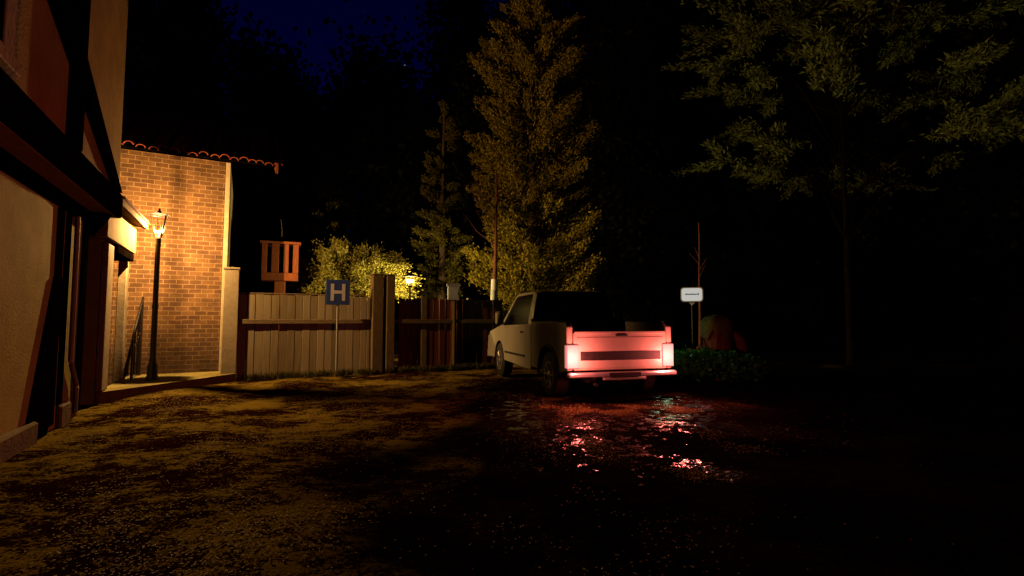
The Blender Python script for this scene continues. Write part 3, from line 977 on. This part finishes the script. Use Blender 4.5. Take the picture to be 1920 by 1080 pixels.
# rear wall of the cab round the back window
cb.add([(-bw, 1.685, 1.15), (bw, 1.685, 1.15), (bw, 1.70, 1.26), (-bw, 1.70, 1.26), (-bw, 1.72, 1.15), (bw, 1.72, 1.15), (bw, 1.735, 1.26), (-bw, 1.735, 1.26)], [(0, 1, 2, 3), (7, 6, 5, 4), (3, 2, 6, 7), (0, 4, 5, 1)])
cab = soft(cb.build('cab', M['paint'], T), .03)
MB().add([(-bw + .04, 1.72, 1.262), (bw - .04, 1.72, 1.262), (rw - .04, 1.80, 1.70), (-rw + .04, 1.80, 1.70), (-bw + .04, 1.735, 1.262), (bw - .04, 1.735, 1.262), (rw - .04, 1.815, 1.70), (-rw + .04, 1.815, 1.70)],
         [(0, 1, 2, 3), (7, 6, 5, 4), (0, 4, 5, 1), (2, 6, 7, 3), (0, 3, 7, 4), (1, 5, 6, 2)]).build('rear_window', M['window'], T)
MB().add([(-bw + .04, 3.83, 1.13), (bw - .04, 3.83, 1.13), (rw - .04, 3.08, 1.72), (-rw + .04, 3.08, 1.72), (-bw + .04, 3.81, 1.13), (bw - .04, 3.81, 1.13), (rw - .04, 3.06, 1.72), (-rw + .04, 3.06, 1.72)],
         [(0, 1, 2, 3), (7, 6, 5, 4), (0, 4, 5, 1), (2, 6, 7, 3), (0, 3, 7, 4), (1, 5, 6, 2)]).build('windscreen', M['window'], T)
for sx in (-1, 1):
    xo = sx * (hw + .004)
    d = MB().add([(xo, 2.0, .52), (xo, 3.42, .52), (xo, 3.42, 1.10), (xo, 2.0, 1.14)] + [(sx * (hw - .02), y_, z_) for y_, z_ in ((2.0, .52), (3.42, .52), (3.42, 1.10), (2.0, 1.14))],
                 [(0, 1, 2, 3), (7, 6, 5, 4), (0, 4, 5, 1), (1, 5, 6, 2), (2, 6, 7, 3), (3, 7, 4, 0)]).build('door', M['paint'], T)
    a, b = sorted((sx * (hw + .0045), sx * (hw + .02)))
    MB().box(a, b, 2.10, 2.28, 1.0, 1.035, .006).build('handle', M['plastic'], d)
    MB().box(a, b, 2.02, 3.40, .56, .60, .004).build('side_moulding', M['plastic'], d)
    wnd = gl(sx * (bw - .008), sx * (rw - .008), 1.99, 3.71, 2.01, 3.01, 1.14, 1.72)
    wi = gl(sx * (bw - .025), sx * (rw - .025), 1.99, 3.71, 2.01, 3.01, 1.14, 1.72)
    MB().add(wnd + wi, [(0, 1, 2, 3), (7, 6, 5, 4), (0, 4, 5, 1), (1, 5, 6, 2), (2, 6, 7, 3), (3, 7, 4, 0)]).build('side_window', M['window'], T)
    a, b = sorted((sx * (hw + .02), sx * (hw + .20)))
    MB().box(a, b, 3.42, 3.50, 1.14, 1.42, .03).tube([(sx * hw, 3.46, 1.16), (sx * (hw + .1), 3.46, 1.2)], .015, 6).build('wing_mirror', M['paint'], T)
    for yc, nm in ((.79, 0), (3.92, 1)):
        wh = MB()
        x1 = sx * (hw - .02)
        prof = [(.22, -.11), (.335, -.11), (.365, -.085), (.37, -.05), (.37, .05), (.365, .085), (.335, .11), (.22, .11)]
        wo = bpy.data.objects.new('wheel', None)
        MBt = MB().lathe([(r_, z_) for r_, z_ in prof], n=28, axis='x')
        ty = MBt.build('wheel', M['rubber'], T)
        ty.location = (x1 - sx * .10, yc, .37)
        bpy.data.objects.remove(wo)
        rm = MB().lathe([(.215, sx * .06), (.215, sx * .113), (.185, sx * .112), (.16, sx * .085), (.07, sx * .105), (.045, sx * .125), (.01, sx * .125)], n=28, axis='x')
        for k in range(6):
            t = k * PI / 3
            rm.tube([(sx * .09, .06 * math.cos(t), .06 * math.sin(t)), (sx * .108, .19 * math.cos(t), .19 * math.sin(t))], .02, 6)
        rm.build('rim', M['rim'], ty)
    a, b = sorted((sx * .62, sx * .84))
    MB().box(a, b, 4.93, 5.01, .66, .84, .02).build('headlight', M['glass'], T)
MB().box(-hw, hw, 4.96, 5.08, .36, .56, .03).build('front_bumper', M['chrome'], T)
MB().box(-.38, .38, .0, 4.9, .30, .41, .02).build('chassis', M['plastic'], T)
MB().tube([(-.45, .9, .33), (-.45, -.02, .30), (-.45, -.08, .30)], .03, 10).build('exhaust', M['plastic'], T)
tm = Matrix.Translation((1.636, 7.53, -.02)) @ Matrix.Rotation(R(16), 4, 'Z')
for sx in (-1, 1):
    lamp('taillight_lamp', tm @ Vector((sx * (hw - .085), -.25, .68)), (1.0, .16, .13), 46, .09, .05)


# ------------------------------------------------------------------ vegetation
def trunk_mesh(h, r, lean=(0, 0), seed=0, n=10, k=8, z0=-.2):
    g = random.Random(seed)
    pts, rad = [], []
    for i in range(k + 1):
        t = i / k
        pts.append((lean[0] * t + g.uniform(-.06, .06) * t * (r * 6), lean[1] * t + g.uniform(-.06, .06) * t * (r * 6), z0 + (h - z0) * t))
        rad.append(r * (1.25 if i == 0 else 1) * (1 - .85 * t) + .008)
    return MB().tube(pts, rad, n), pts


def conifer(name, label, X, Y, z0, z1, wfun, m, nb, per, seed, size=.15, bark='bark', rise=.55, group=None):
    t = thing(name, label, 'tree', (X, Y, 0), 0, group)
    g = np.random.default_rng(seed)
    tb, _ = trunk_mesh(z1 * .97, .16, seed=seed)
    Pl, Dl = [], []
    for b in range(nb):
        f = (b + g.random()) / nb
        f = f ** 1.12
        z = z0 + (z1 - z0) * f
        az = g.uniform(0, 2 * PI)
        ln = wfun(f) * g.uniform(.52, 1.15)
        d = np.array([math.cos(az), math.sin(az), 0.0])
        root = np.array([0, 0, z])
        tipz = ln * rise * g.uniform(.3, 1.3)
        # a spray of twigs round the outer two thirds of the limb
        s = g.uniform(.25, 1, per) ** .75
        P = root + d * (ln * s)[:, None] + np.array([0, 0, 1.0]) * (tipz * s ** 1.7 - .12 * s)[:, None]
        wid = .20 * ln * (1.15 - s) + .05
        P += g.normal(size=(per, 3)) * wid[:, None] * np.array([.62, .62, .5])
        D = d * .9 + np.array([0, 0, .75]) + g.normal(size=(per, 3)) * .45
        Pl.append(P); Dl.append(np.broadcast_to(D, (per, 3)))
        if b % 2 == 0:
            tb.tube([root, root + d * ln * .5 + np.array([0, 0, tipz * .2]), root + d * ln * .9 + np.array([0, 0, tipz * .75])], [.03, .02, .006], 5)
    tb.build('trunk', M[bark], t)
    leaves('crown', np.concatenate(Pl), np.concatenate(Dl), size, size * .21, m, t, seed + 1, bend=.15)
    return t


conifer('conifer_tree', 'tall tapering conifer behind the truck cab, lit warm from the left', .62, 15.2, 1.3, 11.6,
        lambda f: (1.95 - .5 * f) * (1 - max(0, f - .82) / .25 * .7) * (1 + .16 * math.sin(f * 19)), M['conifer'], 190, 700, 21, size=.088)
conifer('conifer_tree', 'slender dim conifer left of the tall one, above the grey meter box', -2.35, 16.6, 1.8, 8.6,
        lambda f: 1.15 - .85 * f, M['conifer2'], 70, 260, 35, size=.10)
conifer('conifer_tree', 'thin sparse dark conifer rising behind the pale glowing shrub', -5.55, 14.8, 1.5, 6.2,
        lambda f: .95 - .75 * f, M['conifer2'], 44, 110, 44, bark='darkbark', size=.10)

# whitewashed slim trunk
Wt = thing('banded_trunk_tree', 'slim bare tree trunk with a whitewashed band, left of the truck cab', 'tree', (-.52, 13.2, 0))
tb, pts = trunk_mesh(5.2, .085, (.12, .1), 5)
g = random.Random(3)
for k in range(7):
    z = 2.9 + k * .33; a = g.uniform(0, 6.28)
    tb.tube([(.06, .05, z), (.06 + .5 * math.cos(a), .05 + .5 * math.sin(a), z + .35), (.06 + .8 * math.cos(a), .05 + .8 * math.sin(a), z + .75)], [.02, .012, .004], 5)
tb.build('trunk', M['stump'], Wt)
MB().tube([(.03, .03, 1.45), (.045, .04, 1.9), (.055, .05, 2.3)], [.098, .094, .09], 12).build('painted_band', M['band'], Wt)

# glowing shrub by the garden lamp
Bs = thing('shrub', 'rounded shrub glowing yellow green over the fence beside the garden lamp', 'shrub', (-4.5, 13.6, 0))
g = np.random.default_rng(8)
Pl, Dl = [], []
tb = MB()
for b in range(150):
    az = g.uniform(0, 2 * PI); el = g.uniform(-.25, 1.2)
    d = np.array([math.cos(az) * math.cos(el) * 1.55, math.sin(az) * math.cos(el) * .8, math.sin(el) * 1.25])
    c = np.array([.05, 0, 2.3])
    s = g.uniform(.15, 1, 220) ** .6
    drop = np.array([.35, 0, -.25])
    P = c + d * s[:, None] * g.uniform(.7, 1.05) + drop * (s ** 2)[:, None] * (1 if d[0] > 0 else .3) + g.normal(size=(220, 3)) * .08
    Pl.append(P); Dl.append(d + g.normal(size=(220, 3)) * .6)
    if b % 4 == 0: tb.tube([(0, 0, .1), tuple(c * .8), tuple(c + d * .6)], [.03, .02, .006], 5)
tb.build('stem', M['bark'], Bs)
P, D = np.concatenate(Pl), np.concatenate(Dl)
ok = np.linalg.norm(P - np.array([1.89, -.88, 2.2]), axis=1) > .62
leaves('crown', P[ok], D[ok], .075, .017, M['bush'], Bs, 12)


def limb_tree(name, label, X, Y, h, seed, crown_c, crown_r, m, nl, per, size, r=.15, bark='bark', group=None):
    """broad tree: tapered trunk, limbs that fork, leaf sprays along the outer twigs"""
    t = thing(name, label, 'tree', (X, Y, 0), 0, group)
    g = np.random.default_rng(seed)
    tb, pts = trunk_mesh(h, r, seed=seed)
    Pl, Dl = [], []
    c = np.array(crown_c); rr = np.array(crown_r)
    for b in range(nl):
        az = g.uniform(0, 2 * PI); el = math.asin(g.uniform(-.75, 1))
        tip = c + rr * np.array([math.cos(az) * math.cos(el), math.sin(az) * math.cos(el), math.sin(el)]) * g.uniform(.8, 1.05)
        z = np.clip(c[2] - rr[2] * .45 + (tip[2] - c[2]) * .6 + g.uniform(-.9, .9), h * .42, h * .95)
        k = int(np.clip(z / h * (len(pts) - 1), 1, len(pts) - 1))
        root = np.array(pts[k])
        mid = root * .45 + tip * .55 + np.array([0, 0, .12 * rr[2]])
        tb.tube([root, (root + mid) / 2 + np.array([0, 0, .1]), mid, tip], [r * .2, r * .15, r * .08, .005], 6)
        for q in range(5):
            s0 = g.uniform(.35, 1)
            st_ = mid * (1 - s0) + tip * s0
            dd = (tip - root); dd = dd / np.linalg.norm(dd)
            dq = dd * .7 + g.normal(size=3) * .6; dq[2] = dq[2] * .5 - .05
            ln = g.uniform(.5, 1.1) * rr[0] * .24
            s = g.uniform(0, 1, per)
            P = st_ + dq * (ln * s)[:, None] + g.normal(size=(per, 3)) * (.055 * ln * (1.6 - s))[:, None] * np.array([2.0, 2.0, .8])
            P[:, 2] -= .12 * ln * s ** 2
            Pl.append(P); Dl.append(dq + g.normal(size=(per, 3)) * .55)
    tb.build('trunk', M[bark], t)
    leaves('crown', np.concatenate(Pl), np.concatenate(Dl), size, size * .12, m, t, seed + 1, flat=.35)
    return t


limb_tree('broad_tree', 'large spreading olive leaved tree dimly lit, bare trunk in the darkness', 9.6, 14.2, 9.5, 51,
          (.7, 0, 8.1), (4.7, 3.6, 4.0), M['oak'], 46, 170, .17, .11, 'darkbark')


def night_tree(label, px, py, rx, ry, Y, seed, n=14000):
    """an unlit leafy tree that stands in the dark behind the yard"""
    X = (px - 960) / 935 * Y; cz = EYE + (600 - py) / 935 * Y
    a, b = rx / 935 * Y, ry / 935 * Y
    t = thing('dark_tree', label, 'tree', (X, Y, 0), 0, 'unlit trees against the night sky')
    g = np.random.default_rng(seed)
    tb, _ = trunk_mesh(cz + b * .5, .3, seed=seed)
    # clumps spread through the crown
    nc = 46
    C_ = g.normal(size=(nc, 3)); C_ /= np.linalg.norm(C_, axis=1, keepdims=True)
    C_ *= (g.random((nc, 1)) ** .4) * np.array([a * .82, a * .7, b * .84])
    k = g.integers(0, nc, n)
    P = C_[k] + g.normal(size=(n, 3)) * np.array([a, a, b]) * .17
    P[:, 2] += cz
    for q in range(8):
        tb.tube([(0, 0, cz - b * .8 + q * .1 * b), tuple(C_[q] * .5 + np.array([0, 0, cz])), tuple(C_[q] + np.array([0, 0, cz]))], [.09, .06, .02], 5)
    tb.build('trunk', M['darkbark'], t)
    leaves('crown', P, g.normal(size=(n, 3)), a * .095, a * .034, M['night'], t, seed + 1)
    return t


NT = [
    ('black leafy tree whose crown rises directly behind the timber house gable', 300, 150, 125, 215, 24),
    ('black leafy tree behind the brick house roof, its rounded crown cutting into the blue sky', 470, 250, 125, 205, 27),
    ('black tree with the lowest crown, under the open patch of blue sky', 690, 285, 140, 205, 28),
    ('black tree directly right of the open blue sky, behind the slender conifer', 865, 180, 105, 330, 25),
    ('black tree hidden for the most part by the tall lit conifer', 1010, 200, 130, 330, 29),
    ('black tree between the tall lit conifer and the broad olive tree', 1190, 190, 130, 330, 26),
    ('black tree behind the outermost left boughs of the broad olive tree', 1370, 190, 130, 330, 29),
    ('black tree straight behind the bare trunk of the broad olive tree', 1560, 190, 140, 340, 25),
    ('black tree behind the right half of the broad olive crown', 1730, 200, 130, 330, 29),
    ('black tree closing the view at the right edge of the yard', 1900, 200, 150, 340, 26),
]
for i, a in enumerate(NT): night_tree(*a, 100 + i * 3)

# far wood that closes the view low down
def far_wood():
    g = np.random.default_rng(77)
    n = 15000
    ang = g.uniform(-.95, .95, n)
    d = g.uniform(33, 40, n)
    x, y = d * np.tan(ang) * .9, d
    top = 8.5 + 1.8 * np.sin(ang * 23) + 1.2 * np.sin(ang * 57)
    z = g.random(n) ** .8 * top
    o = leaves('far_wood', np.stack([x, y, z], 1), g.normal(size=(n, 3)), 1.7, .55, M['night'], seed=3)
    tag(o, 'distant unlit wood closing off the yard behind the fence', 'wood', kind='stuff')


far_wood()

# bare sapling behind the lit sign
Sp = thing('bare_sapling', 'thin bare sapling rising behind the small glowing sign', 'tree', (4.72, 12.6, 0))
tb, pts = trunk_mesh(3.7, .035, (.05, 0), 9)
g = random.Random(6)
for k in range(4):
    z = 2.3 + k * .17; a = g.uniform(0, 6.28)
    tb.tube([(.03, 0, z), (.03 + .25 * math.cos(a), .25 * math.sin(a), z + .3)], [.009, .003], 5)
tb.build('trunk', M['stump'], Sp)

# mossy stump in the ivy
St = thing('tree_stump', 'rounded red brown tree stump capped with drooping moss, standing in green ivy', 'stump', (4.48, 10.95, 0))
g = random.Random(14)
n = 26
prof = [(.52, -.1), (.42, .12), (.335, .35), (.305, .60), (.30, .95), (.29, 1.10), (.25, 1.22), (.15, 1.30), (.03, 1.325)]
vs, fs = [], []
for i, (r_, z_) in enumerate(prof):
    for k in range(n):
        t = 2 * PI * k / n
        root = 1 + (.42 * max(0, 1 - z_ / .5) if z_ < .5 else 0) * max(0, math.cos(t * 4 + .6)) + .05 * math.sin(7 * t + i)
        vs.append((r_ * root * math.cos(t), r_ * root * math.sin(t), z_))
for i in range(len(prof) - 1):
    for k in range(n):
        j = (k + 1) % n
        fs.append((i * n + k, i * n + j, (i + 1) * n + j, (i + 1) * n + k))
fs.append(tuple((len(prof) - 1) * n + k for k in range(n)))
MB().add(vs, fs, True).build('trunk', M['stump'], St)
vs, fs = [], []
lev = 6
for i in range(lev):
    f = i / (lev - 1)
    for k in range(n):
        t = 2 * PI * k / n
        low = .88 + .10 * math.sin(5 * t) + .07 * g.uniform(-1, 1)
        z_ = low + (1.35 - low) * f
        r_ = .335 if f < .45 else .335 * math.sqrt(max(.004, 1 - ((f - .45) / .55) ** 2))
        vs.append((r_ * math.cos(t), r_ * math.sin(t), z_))
for i in range(lev - 1):
    for k in range(n):
        j = (k + 1) % n
        fs.append((i * n + k, i * n + j, (i + 1) * n + j, (i + 1) * n + k))
fs.append(tuple((lev - 1) * n + k for k in range(n)))
MB().add(vs, fs, True).build('moss_cap', M['moss'], St)
MB().tube([(.34, -.05, .95), (.46, -.1, .80), (.52, -.12, .45), (.66, -.15, -.05)], [.06, .11, .12, .10], 10).build('root', M['stump'], St)
MB().tube([(-.30, -.05, .80), (-.42, -.1, .62), (-.52, -.12, -.05)], [.04, .07, .08], 10).build('root', M['stump'], St)

# ivy: ground cover
g = np.random.default_rng(31)
n = 2600
x = g.uniform(3.15, 5.05, n); y = g.uniform(9.9, 11.2, n)
z = .05 + .55 * g.random(n) ** .9 * (1 - .35 * np.abs((x - 4.1) / 1.0) ** 2)
D = np.stack([g.normal(size=n), g.normal(size=n) - .5, g.normal(size=n) * .4], 1)
o = leaves('ivy_ground_cover', np.stack([x, y, z], 1), D, .10, .042, M['ivy'], seed=6)
tag(o, 'low green ivy leaves round the foot of the mossy stump', 'ivy', kind='stuff')

# grass tufts along the foot of the fence
g = np.random.default_rng(41)
n = 4200
tu = g.uniform(.0, 6.0, 150); k = g.integers(0, 150, n)
u = tu[k] + g.normal(size=n) * .035; v = 11.66 + .06 * np.sin(tu[k] * 9) + g.normal(size=n) * .03
v = np.minimum(v, 11.70)
D = np.stack([g.normal(size=n) * .35, g.normal(size=n) * .35, np.ones(n)], 1)
P = np.stack([u * CA - v * SA, u * SA + v * CA, np.full(n, -.03)], 1)
o = leaves('grass_tufts', P, D, .15, .006, M['conifer2'], seed=9, bend=.4)
tag(o, 'thin grass tufts along the foot of the board fence', 'grass', kind='stuff')

# ------------------------------------------------------------------ colour management
S.view_settings.view_transform = 'Standard'
S.view_settings.look = 'None'
S.view_settings.exposure = 0
S.view_settings.gamma = 1
S.cycles.use_denoising = True
S.cycles.max_bounces = 6
S.cycles.diffuse_bounces = 0
S.cycles.transparent_max_bounces = 8
S.cycles.caustics_reflective = False
S.cycles.caustics_refractive = False
